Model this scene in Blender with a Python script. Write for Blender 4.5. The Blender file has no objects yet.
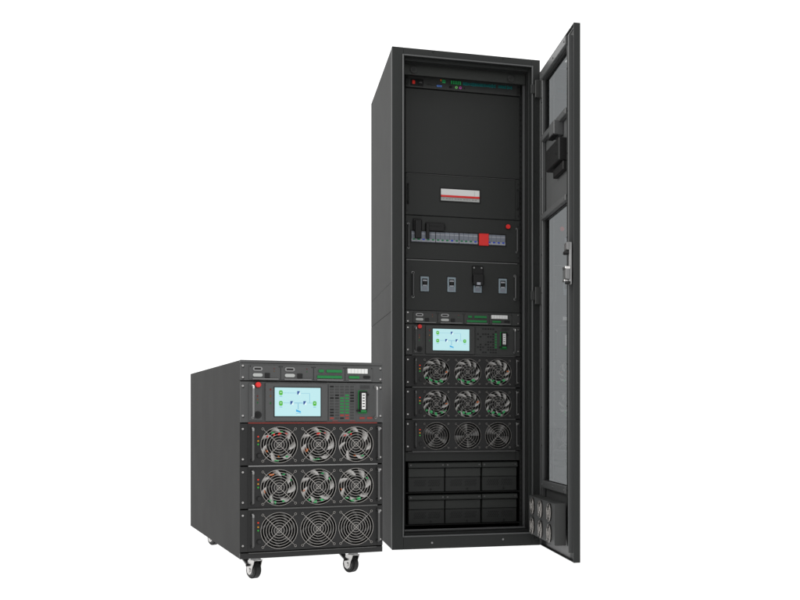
import bpy, bmesh, math, random
from mathutils import Vector, Matrix
random.seed(7)
PI = math.pi
sc = bpy.context.scene
COL = sc.collection

# ------------------------------------------------------------------ materials
def new_mat(name):
    m = bpy.data.materials.new(name); m.use_nodes = True
    return m, m.node_tree, m.node_tree.nodes['Principled BSDF']

def coat(name, col, rough=.5, metal=0., spec=.25, bump=.12, scale=900., vary=.12):
    """powder coat / plastic / metal: grain bump, faint uneven tone and roughness"""
    m, nt, p = new_mat(name)
    p.inputs['Metallic'].default_value = metal
    p.inputs['Specular IOR Level'].default_value = spec
    tc = nt.nodes.new('ShaderNodeTexCoord')
    n1 = nt.nodes.new('ShaderNodeTexNoise'); n1.inputs['Scale'].default_value = scale; n1.inputs['Detail'].default_value = 2
    n2 = nt.nodes.new('ShaderNodeTexNoise'); n2.inputs['Scale'].default_value = 6.; n2.inputs['Detail'].default_value = 5
    nt.links.new(tc.outputs['Object'], n1.inputs['Vector']); nt.links.new(tc.outputs['Object'], n2.inputs['Vector'])
    b = nt.nodes.new('ShaderNodeBump'); b.inputs['Strength'].default_value = bump; b.inputs['Distance'].default_value = .0006
    nt.links.new(n1.outputs['Fac'], b.inputs['Height']); nt.links.new(b.outputs['Normal'], p.inputs['Normal'])
    mx = nt.nodes.new('ShaderNodeMix'); mx.data_type = 'RGBA'
    mx.inputs['A'].default_value = tuple(c*(1-vary) for c in col)+(1,)
    mx.inputs['B'].default_value = tuple(min(1, c*(1+vary)) for c in col)+(1,)
    ad = nt.nodes.new('ShaderNodeMath'); ad.operation = 'MULTIPLY_ADD'; ad.inputs[1].default_value = .5
    nt.links.new(n1.outputs['Fac'], ad.inputs[0])
    hf = nt.nodes.new('ShaderNodeMath'); hf.operation = 'MULTIPLY'; hf.inputs[1].default_value = .5
    nt.links.new(n2.outputs['Fac'], hf.inputs[0]); nt.links.new(hf.outputs[0], ad.inputs[2])
    nt.links.new(ad.outputs[0], mx.inputs['Factor']); nt.links.new(mx.outputs['Result'], p.inputs['Base Color'])
    mr = nt.nodes.new('ShaderNodeMapRange'); mr.inputs['To Min'].default_value = rough-.06; mr.inputs['To Max'].default_value = rough+.06
    nt.links.new(n2.outputs['Fac'], mr.inputs['Value']); nt.links.new(mr.outputs['Result'], p.inputs['Roughness'])
    return m

def glow(name, col, s=1.):
    m, nt, p = new_mat(name)
    p.inputs['Base Color'].default_value = tuple(c*.06 for c in col)+(1,)
    p.inputs['Roughness'].default_value = .3
    p.inputs['Specular IOR Level'].default_value = .2
    p.inputs['Emission Color'].default_value = tuple(col)+(1,)
    p.inputs['Emission Strength'].default_value = s
    return m

M = {}
M['frame'] = coat('charcoal_powder_coat', (.0165,.0178,.0172), .5, spec=.2)
M['inner'] = coat('black_grey_powder_coat', (.0200,.0212,.0202), .5, spec=.22)
M['side'] = coat('textured_grey_coat', (.0285,.029,.0285), .6, spec=.04, bump=.5, scale=420., vary=.25)
M['side2'] = coat('textured_cabinet_coat', (.0165,.0165,.0160), .6, spec=.04, bump=.5, scale=420., vary=.22)
M['black'] = coat('black_plastic', (.006,.006,.006), .5, spec=.25)
M['dark'] = coat('dark_recess', (.010,.0105,.010), .6, spec=.15)
M['module'] = coat('module_face_coat', (.0165,.0165,.0165), .45, spec=.2)
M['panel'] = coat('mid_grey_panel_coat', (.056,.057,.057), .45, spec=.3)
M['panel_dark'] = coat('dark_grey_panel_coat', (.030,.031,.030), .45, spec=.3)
M['ledge'] = coat('grey_ledge', (.17,.17,.17), .4, metal=.3, spec=.4)
M['ledge_dark'] = coat('dark_grey_ledge', (.075,.075,.074), .4, metal=.3, spec=.4)
M['steel'] = coat('bright_zinc_steel', (.55,.54,.53), .3, metal=1., bump=.05)
M['wire'] = coat('plated_guard_wire', (.42,.40,.38), .38, metal=.85, bump=.0)
M['guard_dim'] = coat('dull_guard_wire', (.14,.14,.135), .4, metal=.8, bump=0.)
M['dullsteel'] = coat('dull_steel', (.22,.22,.22), .4, metal=.8, bump=.05)
M['handle'] = coat('grey_handle', (.085,.085,.085), .35, metal=.4, spec=.5)
M['blade'] = coat('lit_fan_blade', (.44,.43,.415), .3, spec=.7)  # light on the outer part of the blades, put into the colour
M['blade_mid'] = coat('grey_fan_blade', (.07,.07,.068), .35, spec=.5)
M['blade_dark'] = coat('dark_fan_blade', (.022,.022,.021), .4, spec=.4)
M['blade_soft'] = coat('soft_grey_fan_blade', (.085,.083,.080), .35, spec=.5)
M['hub'] = coat('fan_hub', (.012,.012,.012), .5)
M['red'] = coat('red_plastic', (.60,.022,.02), .4, spec=.3, vary=.05)
M['redline'] = coat('red_trim', (.22,.028,.02), .45, spec=.3, vary=.1)
M['white'] = coat('white_plastic', (.62,.62,.61), .5, vary=.03)
M['offwhite'] = coat('grey_white_label', (.36,.37,.36), .5, vary=.05)
M['breaker'] = coat('blue_grey_breaker', (.16,.175,.205), .45, vary=.05)
M['breaker_light'] = coat('pale_breaker', (.30,.31,.34), .45, vary=.05)
M['rocker'] = coat('pale_blue_switch', (.19,.235,.265), .4, vary=.06)
M['green'] = coat('green_terminal', (.008,.16,.035), .4, vary=.1)
M['pcb'] = coat('green_board', (.04,.42,.13), .4, vary=.2)
M['orange'] = coat('orange_component', (.65,.16,.03), .4, vary=.1)
M['redpart'] = coat('red_component', (.75,.03,.02), .4, vary=.1)
M['blue'] = coat('blue_port', (.09,.20,.48), .4, vary=.1)
M['bluedot'] = coat('blue_toggle', (.02,.05,.42), .4, vary=.05)
M['greendot'] = coat('green_toggle', (.01,.16,.06), .4, vary=.05)
M['teal'] = coat('teal_lettering', (.008,.15,.15), .4, vary=.2)
M['pink'] = coat('pink_jack', (.50,.10,.42), .4, vary=.05)
M['lime'] = coat('green_jack', (.22,.62,.18), .4, vary=.05)
M['latchmetal'] = coat('grey_latch_metal', (.16,.16,.16), .35, metal=.6)
M['rubber'] = coat('black_rubber', (.012,.012,.012), .55)
M['gasket'] = coat('rubber_gasket', (.008,.008,.008), .7)
M['pack'] = coat('pack_cover_coat', (.026,.028,.026), .5, spec=.25)
M['dooredge'] = coat('door_inner_grey', (.066,.068,.068), .4, spec=.4)
M['led_red'] = glow('red_led', (.8,.05,.02), .75)
M['led_amber'] = glow('amber_led', (.75,.35,.02), .6)
M['led_green'] = glow('green_led', (.04,.5,.06), .6)
M['dim_red'] = glow('dim_red_led', (.35,.01,.01), .35)
M['dim_amber'] = glow('dim_amber_led', (.35,.15,.02), .4)
M['dim_green'] = glow('dim_green_led', (.01,.25,.05), .4)
M['screen'] = glow('screen_backlight', (.58,.90,.94), .83)
M['scr_green'] = glow('screen_green', (.10,.50,.06), .9)
M['scr_navy'] = glow('screen_navy', (.04,.10,.36), .8)
M['scr_line'] = glow('screen_line', (.26,.56,.72), .9)
M['scr_blue'] = glow('screen_blue', (.05,.42,.80), .9)
M['scr_white'] = glow('screen_white', (.85,.95,.97), .95)

def glass_mat():
    m = bpy.data.materials.new('smoked_glass'); m.use_nodes = True
    nt = m.node_tree; nt.nodes.clear()
    out = nt.nodes.new('ShaderNodeOutputMaterial')
    tr = nt.nodes.new('ShaderNodeBsdfTransparent'); tr.inputs['Color'].default_value = (.435,.445,.45,1)
    gl = nt.nodes.new('ShaderNodeBsdfGlossy'); gl.inputs['Roughness'].default_value = .03
    gl.inputs['Color'].default_value = (.8,.8,.8,1)
    fr = nt.nodes.new('ShaderNodeFresnel'); fr.inputs['IOR'].default_value = 1.4
    mx = nt.nodes.new('ShaderNodeMixShader')
    geo = nt.nodes.new('ShaderNodeNewGeometry'); inv = nt.nodes.new('ShaderNodeMath'); inv.operation = 'SUBTRACT'; inv.inputs[0].default_value = 1.
    mul = nt.nodes.new('ShaderNodeMath'); mul.operation = 'MULTIPLY'
    nt.links.new(geo.outputs['Backfacing'], inv.inputs[1]); nt.links.new(inv.outputs[0], mul.inputs[0]); nt.links.new(fr.outputs[0], mul.inputs[1])
    nt.links.new(mul.outputs[0], mx.inputs[0]); nt.links.new(tr.outputs[0], mx.inputs[1]); nt.links.new(gl.outputs[0], mx.inputs[2])
    nt.links.new(mx.outputs[0], out.inputs['Surface'])
    return m
M['glass'] = glass_mat()

# ------------------------------------------------------------------ mesh builder
class MB:
    def __init__(s): s.bm = bmesh.new(); s.mats = []
    def mi(s, k):
        if k not in s.mats: s.mats.append(k)
        return s.mats.index(k)
    def merge(s, t, k, smooth=False):
        i = s.mi(k)
        for f in t.faces: f.material_index = i; f.smooth = smooth
        me = bpy.data.meshes.new('tmp'); t.to_mesh(me); t.free()
        s.bm.from_mesh(me); bpy.data.meshes.remove(me)
    def box(s, x0, x1, y0, y1, z0, z1, k, bev=0., seg=1, mat=None):
        t = bmesh.new()
        bmesh.ops.create_cube(t, size=1)
        bmesh.ops.scale(t, vec=(abs(x1-x0), abs(y1-y0), abs(z1-z0)), verts=t.verts)
        if bev: bmesh.ops.bevel(t, geom=t.edges[:], offset=min(bev, .45*min(abs(x1-x0), abs(y1-y0), abs(z1-z0))), segments=seg, affect='EDGES', profile=.5)
        bmesh.ops.translate(t, vec=((x0+x1)/2, (y0+y1)/2, (z0+z1)/2), verts=t.verts)
        if mat is not None: bmesh.ops.transform(t, matrix=mat, verts=t.verts)
        s.merge(t, k); return s
    def cyl(s, c, axis, r, h, k, seg=24, r2=None, bev=0.):
        t = bmesh.new()
        bmesh.ops.create_cone(t, cap_ends=True, segments=seg, radius1=r, radius2=r if r2 is None else r2, depth=h)
        if bev: bmesh.ops.bevel(t, geom=[e for e in t.edges if len(e.link_faces) == 2 and any(len(f.verts) > 4 for f in e.link_faces)], offset=bev, segments=2, affect='EDGES')
        q = Vector((0,0,1)).rotation_difference(Vector(axis).normalized())
        bmesh.ops.transform(t, matrix=Matrix.Translation(c) @ q.to_matrix().to_4x4(), verts=t.verts)
        i = s.mi(k)
        s.merge(t, k, smooth=False); return s
    def poly(s, pts, k):
        vs = [s.bm.verts.new(p) for p in pts]
        f = s.bm.faces.new(vs); f.material_index = s.mi(k); return f
    def prism(s, pts, d, k):
        """closed polygon (3D points) extruded by vector d"""
        t = bmesh.new()
        a = [t.verts.new(p) for p in pts]; b = [t.verts.new(Vector(p)+Vector(d)) for p in pts]
        t.faces.new(a); t.faces.new(b[::-1])
        n = len(pts)
        for i in range(n): t.faces.new((a[i], b[i], b[(i+1) % n], a[(i+1) % n]))
        bmesh.ops.recalc_face_normals(t, faces=t.faces)
        s.merge(t, k); return s
    def tube(s, pts, r, k, closed=False, seg=8):
        t = bmesh.new(); P = [Vector(p) for p in pts]; n = len(P); rings = []
        for i in range(n):
            if closed: d = P[(i+1) % n]-P[i-1]
            else: d = P[min(i+1, n-1)]-P[max(i-1, 0)]
            d.normalize()
            up = Vector((0,1,0)) if abs(d.y) < .9 else Vector((1,0,0))
            a = d.cross(up).normalized(); b = d.cross(a).normalized()
            rings.append([t.verts.new(P[i]+r*(math.cos(2*PI*j/seg)*a+math.sin(2*PI*j/seg)*b)) for j in range(seg)])
        m = n if closed else n-1
        for i in range(m):
            A, B_ = rings[i], rings[(i+1) % n]
            for j in range(seg): t.faces.new((A[j], A[(j+1) % seg], B_[(j+1) % seg], B_[j]))
        if not closed: t.faces.new(rings[0][::-1]); t.faces.new(rings[-1])
        bmesh.ops.recalc_face_normals(t, faces=t.faces)
        s.merge(t, k, smooth=True); return s
    def ring(s, c, r, wr, k, n=40, seg=6):      # ring in the xz plane
        return s.tube([(c[0]+r*math.cos(2*PI*i/n), c[1], c[2]+r*math.sin(2*PI*i/n)) for i in range(n)], wr, k, True, seg)
    def frame(s, x0, x1, z0, z1, l, r_, b, t, y0, y1, k, bev=0.):
        """rectangular ring of four butted bars"""
        s.box(x0, x0+l, y0, y1, z0, z1, k, bev); s.box(x1-r_, x1, y0, y1, z0, z1, k, bev)
        s.box(x0+l, x1-r_, y0+.0004, y1, z0, z0+b, k, bev); s.box(x0+l, x1-r_, y0+.0004, y1, z1-t, z1, k, bev)
        return s
    def plate_holes(s, x0, x1, z0, z1, y, holes, k, depth=.03, kin='dark', n=32):
        """front plate in the plane y with round holes in a row, each a blind well"""
        hs = sorted(holes); xs = x0
        for i, (cx, cz, r) in enumerate(hs):
            a, b = cx-r*1.06, cx+r*1.06
            s.poly([(xs,y,z0),(a,y,z0),(a,y,z1),(xs,y,z1)], k)
            per = []
            for j in range(n):
                t = 2*PI*(j+.5)/n; c_, s_ = math.cos(t), math.sin(t)
                u = min(((b-cx)/abs(c_)) if abs(c_) > 1e-6 else 9, ((z1-cz) if s_ > 0 else (cz-z0))/abs(s_) if abs(s_) > 1e-6 else 9)
                per.append((cx+u*c_, y, cz+u*s_))
            cir = [(cx+r*math.cos(2*PI*(j+.5)/n), y, cz+r*math.sin(2*PI*(j+.5)/n)) for j in range(n)]
            for j in range(n):
                j2 = (j+1) % n; q = [per[j], per[j2], cir[j2], cir[j]]
                p, p2 = per[j], per[j2]
                if abs(p[0]-p2[0]) > 1e-6 and abs(p[2]-p2[2]) > 1e-6:      # corner between
                    q = [per[j], (b if max(p[0], p2[0]) > cx else a, y, z1 if max(p[2], p2[2]) > cz else z0), per[j2], cir[j2], cir[j]]
                s.poly(q, k)
                s.poly([cir[j], cir[j2], (cir[j2][0], y+depth, cir[j2][2]), (cir[j][0], y+depth, cir[j][2])], kin)
            s.poly([(c[0], y+depth, c[2]) for c in cir], kin)
            xs = b
        s.poly([(xs,y,z0),(x1,y,z0),(x1,y,z1),(xs,y,z1)], k)
        return s
    def build(s, name, parent=None, loc=(0,0,0), rot=(0,0,0), recalc=False):
        if recalc: bmesh.ops.recalc_face_normals(s.bm, faces=s.bm.faces)
        me = bpy.data.meshes.new(name); s.bm.to_mesh(me); s.bm.free()
        for k in s.mats: me.materials.append(M[k])
        o = bpy.data.objects.new(name, me); COL.objects.link(o); o.location = loc; o.rotation_euler = rot
        if parent: o.parent = parent
        return o

def thing(name, label, cat, loc, rz=0, group=None):
    o = bpy.data.objects.new(name, None); COL.objects.link(o)
    o.empty_display_size = .05
    o.location = loc; o.rotation_euler = (0, 0, rz); o['label'] = label; o['category'] = cat
    if group: o['group'] = group
    return o
def kids(o): return [c for c in bpy.data.objects if c.parent == o]
def copy_tree(o, parent=None):
    c = o.copy(); COL.objects.link(c); c.parent = parent
    for ch in kids(o): copy_tree(ch, c)
    return c

# photograph quad -> plane coordinates
def homog(src, dst):
    A = []; bb = []
    for (x, y), (u, v) in zip(src, dst):
        A.append([x,y,1,0,0,0,-u*x,-u*y]); bb.append(u)
        A.append([0,0,0,x,y,1,-v*x,-v*y]); bb.append(v)
    n = 8
    for i in range(n):
        p = max(range(i, n), key=lambda r: abs(A[r][i])); A[i], A[p] = A[p], A[i]; bb[i], bb[p] = bb[p], bb[i]
        for r in range(n):
            if r != i:
                f = A[r][i]/A[i][i]
                A[r] = [a-f*b for a, b in zip(A[r], A[i])]; bb[r] -= f*bb[i]
    h = [bb[i]/A[i][i] for i in range(n)]
    def g(x, y):
        w = h[6]*x+h[7]*y+1
        return (h[0]*x+h[1]*y+h[2])/w, (h[3]*x+h[4]*y+h[5])/w
    return g

# ------------------------------------------------------------------ handle, guard, fan
def bow_handle(mb, x, y, z0, z1, k='handle', out=.022, r=.0036, cap='steel', top=None):
    if top: mb.tube([(x,y-.001,z1-.0035),(x,y-out*.7,z1-.0035),(x,y-out*.97,z1-.006),(x,y-out,z1-.014)], r*1.12, top, False, 8)
    mb.tube([(x,y,z0+.004),(x,y-out*.7,z0+.004),(x,y-out*.93,z0+.007),(x,y-out,z0+.013),(x,y-out,z1-.013),(x,y-out*.93,z1-.007),(x,y-out*.7,z1-.004),(x,y,z1-.004)], r, k, False, 8)
    for z in (z0+.004, z1-.004): mb.cyl((x, y-.002, z), (0,1,0), r*1.6, .004, cap, 12)

def guard(R, wr=.0012, rings=7, kr='wire'):
    mb = MB(); y = -.006
    for i in range(rings):
        mb.ring((0, y+.0012, 0), R*(.13+.87*i/(rings-1)), wr, kr, 44 if i > 2 else 24, 5)
    for sx in (1, -1):
        e = R*1.19
        a = Vector((-e*.707*sx, 0, e*.707)); b = -a
        mb.tube([(a.x, y-.001, a.z), (a.x*.1, y-.001, a.z*.1), (b.x*.1, y-.001, b.z*.1), (b.x, y-.001, b.z)], wr*(1.1 if R > .055 else 1.5), 'wire', False, 5)
        for p in (a, b):
            q = p*1.06
            mb.ring((q.x, y+.001, q.z), R*.06, wr*.8, 'wire', 14, 5)
            mb.cyl((q.x, -.003, q.z), (0,1,0), R*.035, .006, 'hub', 10)
    return mb

def rotor(R, blades, kin, kout, parts, seed, hub=.34, span=.46, sweep=.55, r1=.96):
    """fan wheel: hub, swept blades, lit outer part of each blade painted paler; board parts behind"""
    rnd = random.Random(seed)
    mb = MB()
    for (ang, rr, w, h, kk) in parts:
        a = math.radians(ang); cx, cz = rr*R*math.cos(a), rr*R*math.sin(a)
        for q in range(3):
            ox, oz = rnd.uniform(-.5,.5)*w*R*.6, rnd.uniform(-.5,.5)*h*R*.6; ww, hh_ = w*R*rnd.uniform(.35,.7), h*R*rnd.uniform(.4,.8)
            mb.box(cx+ox-ww/2, cx+ox+ww/2, .0045+.0015*q, .0250, cz+oz-hh_/2, cz+oz+hh_/2, kk, .001)
    mb.cyl((0, .016, 0), (0,1,0), R*hub, .022, 'hub', 28, bev=.0015)
    mb.cyl((0, .0045, 0), (0,1,0), R*hub*.55, .001, 'blade_dark', 24)
    ph = rnd.uniform(0, 1); n = 8
    for b in range(blades):
        a0 = 2*PI*(b+ph)/blades; sp = 2*PI/blades*span*rnd.uniform(.85, 1.15); tilt = rnd.uniform(.85, 1.2)
        cut = rnd.choice((3, 4, 4, 5))
        g = []
        for i in range(n+1):
            r = R*(hub+(r1-hub)*i/n); sw = sweep*(i/n)**1.3
            g.append([(r*math.cos(a0+sw+sp*j/4), .012+tilt*(.013*j/4-.006*math.sin(PI*j/4)), r*math.sin(a0+sw+sp*j/4)) for j in range(5)])
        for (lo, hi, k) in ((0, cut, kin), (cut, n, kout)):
            t = bmesh.new(); V = {}
            for i in range(lo, hi+1):
                for j in range(5): V[i,j] = t.verts.new(g[i][j])
            for i in range(lo, hi):
                for j in range(4): t.faces.new((V[i,j], V[i,j+1], V[i+1,j+1], V[i+1,j]))
            mb.merge(t, k, True)
    return mb

def screen(mb, x0, x1, z0, z1, y):
    """touch screen with its one-line power diagram"""
    w, h = x1-x0, z1-z0
    mb.box(x0, x1, y-.0012, y, z0, z1, 'screen')
    X = lambda u: x0+u*w
    Z = lambda v: z1-v*h
    def r(u0, u1, v0, v1, k, l=1): mb.box(X(u0), X(u1), y-.0012-.0004*l, y-.0012, Z(v1), Z(v0), k)
    for u, v in ((.09,.10), (.09,.47), (.83,.47)):
        r(u+.012, u+.068, v, v+.165, 'scr_green'); r(u, u+.08, v+.025, v+.14, 'scr_green', 1.2)
        r(u+.025, u+.055, v+.06, v+.08, 'scr_white', 2)
        r(u+.01, u+.07, v+.20, v+.225, 'scr_line')
    for i in range(9): r(.185+.033*i, .205+.033*i, .175, .195, 'scr_line')
    r(.57, .76, .19, .202, 'scr_line'); r(.754, .764, .205, .53, 'scr_line')
    r(.185, .33, .53, .545, 'scr_line'); r(.42, .615, .525, .55, 'scr_line'); r(.70, .82, .53, .545, 'scr_line')
    r(.498, .516, .555, .76, 'scr_line')
    for u, v in ((.485,.12), (.335,.47), (.62,.47)):
        mb.prism([(X(u), y-.0018, Z(v)), (X(u+.062), y-.0018, Z(v)), (X(u+.02), y-.0018, Z(v+.12)), (X(u), y-.0018, Z(v+.12))], (0,.0005,0), 'scr_navy')
        mb.prism([(X(u+.066), y-.0018, Z(v+.03)), (X(u+.066), y-.0018, Z(v+.13)), (X(u+.028), y-.0018, Z(v+.13))], (0,.0005,0), 'scr_white')
    mb.prism([(X(.46), y-.0018, Z(.76)), (X(.565), y-.0018, Z(.83)), (X(.565), y-.0018, Z(.88)), (X(.46), y-.0018, Z(.84))], (0,.0005,0), 'scr_blue')
    r(.455, .57, .90, .915, 'scr_line'); r(.49, .54, .93, .94, 'scr_white')

def stadium(mb, x, z, w, h, y, k, d=.003, inner=None):
    r = h/2; pts = []
    for i in range(9):
        a = -PI/2+PI*i/8; pts.append((x+w/2-r+r*math.cos(a), y, z+r*math.sin(a)))
    for i in range(9):
        a = PI/2+PI*i/8; pts.append((x-w/2+r+r*math.cos(a), y, z+r*math.sin(a)))
    mb.prism(pts, (0, -d, 0), k)
    if inner: mb.box(x-w*.33, x+w*.33, y-d-.0012, y-d, z-h*.22, z+h*.22, inner)

# board parts seen behind the fan blades: (angle, radius, width, height, colour)
G = 'pcb'
BITS_A = [(75,.72,.22,.10,'pcb'),(112,.75,.20,.10,'pcb'),(80,.60,.16,.14,'redpart'),(108,.62,.14,.12,'redpart'),(52,.76,.12,.08,'redpart'),(138,.76,.14,.10,'redpart'),(205,.70,.12,.16,'orange'),(268,.66,.08,.10,'orange'),(262,.86,.34,.10,'pcb'),(300,.80,.16,.10,'pcb')]
BITS_B = [(112,.82,.26,.10,'orange'),(60,.80,.2,.08,'pcb'),(255,.84,.2,.16,'pcb'),(282,.80,.22,.14,'pcb'),(232,.86,.14,.12,'pcb'),(190,.80,.10,.14,'orange'),(25,.82,.1,.12,'pcb')]
BITS_C = [(272,.74,.34,.24,'pcb'),(240,.72,.24,.2,'pcb'),(305,.76,.24,.2,'pcb'),(218,.84,.2,.14,'pcb'),(5,.80,.2,.10,'orange'),(325,.84,.16,.1,'pcb')]

# ------------------------------------------------------------------ the UPS rack (comm row, screen row, three fan modules)
def ups_face(root, W, P, zt, y, light, redtrim, rotor_sets, depth=.30):
    """parts under root; face plane at y, left edge x=0, top at zt. P = height of one fan module."""
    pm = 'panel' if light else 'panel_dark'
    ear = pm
    X = lambda u: u*W
    e0, e1 = .053, .957
    hc, hd = .41*P, .97*P
    z1 = zt-hc; z2 = z1-hd; zb = z2-3*P
    # communication row
    mb = MB(); mb.box(X(0), X(1), y, y+.0026, z1+.0015, zt, pm, .0010); mb.box(X(0)+.003, X(1)-.003, y+.0027, y+.12, z1+.002, zt-.001, 'dark')
    mb.build('card_bay', root)
    cards = ((.060,.270), (.275,.498), (.503,.722), (.727,.925))
    for n, (a, b) in enumerate(cards):
        mb = MB(); cz = (zt+z1)/2; w = X(b-a); yy = y-.003
        mb.box(X(a), X(b), yy, y-.0002, z1+.07*hc, zt-.10*hc, pm, .001)
        mb.box(X(a)+.01, X(b)-.006, yy-.005, yy, z1+.09*hc, z1+.15*hc, 'ledge' if light else 'ledge', .0006)
        if n < 2:
            stadium(mb, X(a)+w*.27, cz+.19*hc, w*.31, hc*.23, yy, 'dullsteel', .0022, 'black')
            stadium(mb, X(a)+w*.27, cz-.16*hc, w*.31, hc*.19, yy, 'offwhite', .0022)
            mb.box(X(a)+w*.50, X(a)+w*.66, yy-.002, yy, cz-.32*hc, cz-.04*hc, 'black', .0004)
            mb.cyl((X(a)+w*.80, yy-.0007, cz+.22*hc), (0,1,0), .0015, .002, 'dim_red', 10)
            mb.cyl((X(a)+w*.80, yy-.0007, cz+.07*hc), (0,1,0), .0015, .002, 'dim_amber' if n == 0 else 'dim_green', 10)
        elif n == 2:
            for (p, q, v) in ((.15,.31,.12), (.40,.90,.12), (.10,.90,-.22)):
                mb.box(X(a)+w*p, X(a)+w*q, yy-.005, yy, cz+(v-.07)*hc, cz+(v+.09)*hc, 'green', .0006)
                k = 0; xx = X(a)+w*p+.002
                while xx < X(a)+w*q-.002: mb.box(xx, xx+.0016, yy-.0056, yy-.005, cz+(v-.03)*hc, cz+(v+.04)*hc, 'greendot'); xx += .0045
        else:
            mb.box(X(a)+w*.07, X(a)+w*.80, yy-.006, yy, cz+.02*hc, cz+.30*hc, 'white', .0006)
            for i in range(1, 6): mb.box(X(a)+w*(.07+.73*i/6)-.0005, X(a)+w*(.07+.73*i/6)+.0005, yy-.0064, yy-.006, cz+.03*hc, cz+.29*hc, 'offwhite')
            mb.box(X(a)+w*.12, X(a)+w*.50, yy-.004, yy, cz-.28*hc, cz-.13*hc, 'green', .0006)
            stadium(mb, X(a)+w*.78, cz-.18*hc, w*.26, hc*.17, yy, 'black', .002)
        for sx in (a+.008, b-.008): mb.cyl((X(sx), yy-.0008, cz+.33*hc), (0,1,0), .0017, .002, 'black', 10)
        mb.build('interface_card', root)
    # screen row
    mb = MB(); mb.box(X(0), X(1), y, y+.0026, z2+.001, z1-.0015, pm, .0010); mb.box(X(0)+.003, X(1)-.003, y+.0027, y+.12, z2+.002, z1-.002, 'dark')
    yb = y-.008
    Z = lambda v: z1-v*hd
    mb.box(X(.058), X(.150), y-.004, y-.0002, Z(.95), Z(.05), pm, .0012)
    mb.build('control_panel', root)
    mb = MB(); mb.box(X(.166), X(.598), yb, y-.0002, Z(.96), Z(.04), pm, .003, 2)
    mb.frame(X(.2235), X(.552), Z(.862), Z(.128), .0025,.0025,.0025,.0025, yb-.0012, yb-.0001, 'black')
    for v, k in ((.20,'dim_red'), (.36,'dim_amber'), (.53,'dim_green')): mb.box(X(.198), X(.206), yb-.001, yb, Z(v+.022), Z(v-.022), k)
    dsp = mb.build('display_bezel', root)
    mb = MB(); screen(mb, X(.2297), X(.546), Z(.84), Z(.15), yb-.0003); mb.build('touch_screen', dsp)
    mb = MB(); mb.cyl((X(.117), y-.010, Z(.09)), (0,1,0), .0085, .014, 'red', 24, bev=.002); mb.cyl((X(.117), y-.0045, Z(.09)), (0,1,0), .0105, .004, 'black', 24)
    mb.build('emergency_button', root)
    mb = MB(); mb.cyl((X(.117), y-.006, Z(.81)), (0,1,0), .0115, .008, 'black', 24, bev=.002); mb.cyl((X(.117), y-.0105, Z(.81)), (0,1,0), .006, .003, 'dark', 18)
    mb.build('rotary_lock', root)
    for v, k in ((.36,'dim_red'), (.44,'dim_amber'), (.52,'dim_green')):
        mb = MB(); mb.cyl((X(.115), y-.0048, Z(v)), (0,1,0), .0022, .002, k, 12); mb.build('status_light', root)
    # vent grid with green board behind
    mb = MB(); vx0, vx1, vz0, vz1 = .607, .80, .93, .08
    mb.box(X(vx0), X(vx1), y-.0022, y-.0004, Z(.95), Z(.06), pm)
    nc, nr = (5, 12) if light else (8, 10)
    for i in range(nc):
        for j in range(nr):
            a = vx0+.006+(vx1-vx0-.012)*(i+.10)/nc; b = vx0+.006+(vx1-vx0-.012)*(i+.86)/nc
            c = vz1+(vz0-vz1)*(j+.14)/nr; d = vz1+(vz0-vz1)*(j+.72)/nr
            k = 'dark'
            if light:
                if i in (2, 3) and 3.5 <= j+(.6 if i == 3 else 0) and j <= 9: k = 'green'
                elif j >= 11 and i in (0, 3): k = 'redline'
                elif j == 10 and i in (2, 3): k = 'redline'
                elif random.random() < .7: k = 'panel_dark'
            else:
                if i == 7 and 2 <= j <= 7: k = 'green'
                elif random.random() < .45: k = 'panel_dark'
                else: k = 'black'
            mb.box(X(a), X(b), y-.0028, y-.0022, Z(d), Z(c), k)
    mb.build('vent_grille', root)
    mb = MB(); cx = X(.852)
    mb.box(cx-.015, cx+.015, y-.003, y-.0002, Z(.77), Z(.20), 'green', .001)
    mb.box(cx-.0125, cx+.0125, y-.016, y-.003, Z(.745), Z(.215), 'black', .002)
    mb.box(cx-.0065, cx+.0065, y-.0172, y-.016, Z(.665 if light else .62), Z(.265), 'white', .0005)
    for i in range(5): mb.box(cx-.004, cx+.003, y-.0178, y-.0172, Z(.33+.07*i), Z(.305+.07*i), 'black' if light or i % 2 else 'dullsteel')
    mb.box(cx-.009, cx+.009, y-.0168, y-.016, Z(.735), Z(.69), 'green')
    for v in (.30, .70): mb.cyl((cx+(.0165 if v < .5 else -.0165), y-.004, Z(v)), (0,1,0), .004, .008, 'black', 12)
    mb.build('terminal_plug', root)
    for a, v, k in ((.635,.985,'redline'), (.76,.985,'redline'), (.83,.93,'redline'), (.885,.93,'redline')):
        if light: mb = MB(); mb.box(X(a), X(a)+.018, y-.0012, y-.0002, Z(v-.02), Z(v-.07), k); mb.build('red_slot', root)
    mb = MB(); mb.box(X(.833), X(.907), y-.0008, y-.0002, Z(.05), Z(.145), pm)
    for i in range(4): mb.box(X(.835), X(.905), y-.0014, y-.0008, Z(.135-.02*i+.006), Z(.135-.02*i), 'dark')
    mb.build('louvre', root)
    for xh in (.082, .945):
        mb = MB(); bow_handle(mb, X(xh), y-.004, Z(.90), Z(.08), 'ledge' if light else 'handle', .02, .003, 'dullsteel', 'steel'); mb.build('pull_handle', root)
    # ledge / red trim under the screen row
    mb = MB(); mb.box(X(e0), X(e1), y-.006, y-.0003, z2-.0020, z2+.0010, 'redline' if redtrim else 'ledge_dark', .0008); mb.build('trim_strip', root)
    # fan modules
    R = .42*P; fx = (.262, .534, .803)
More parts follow.
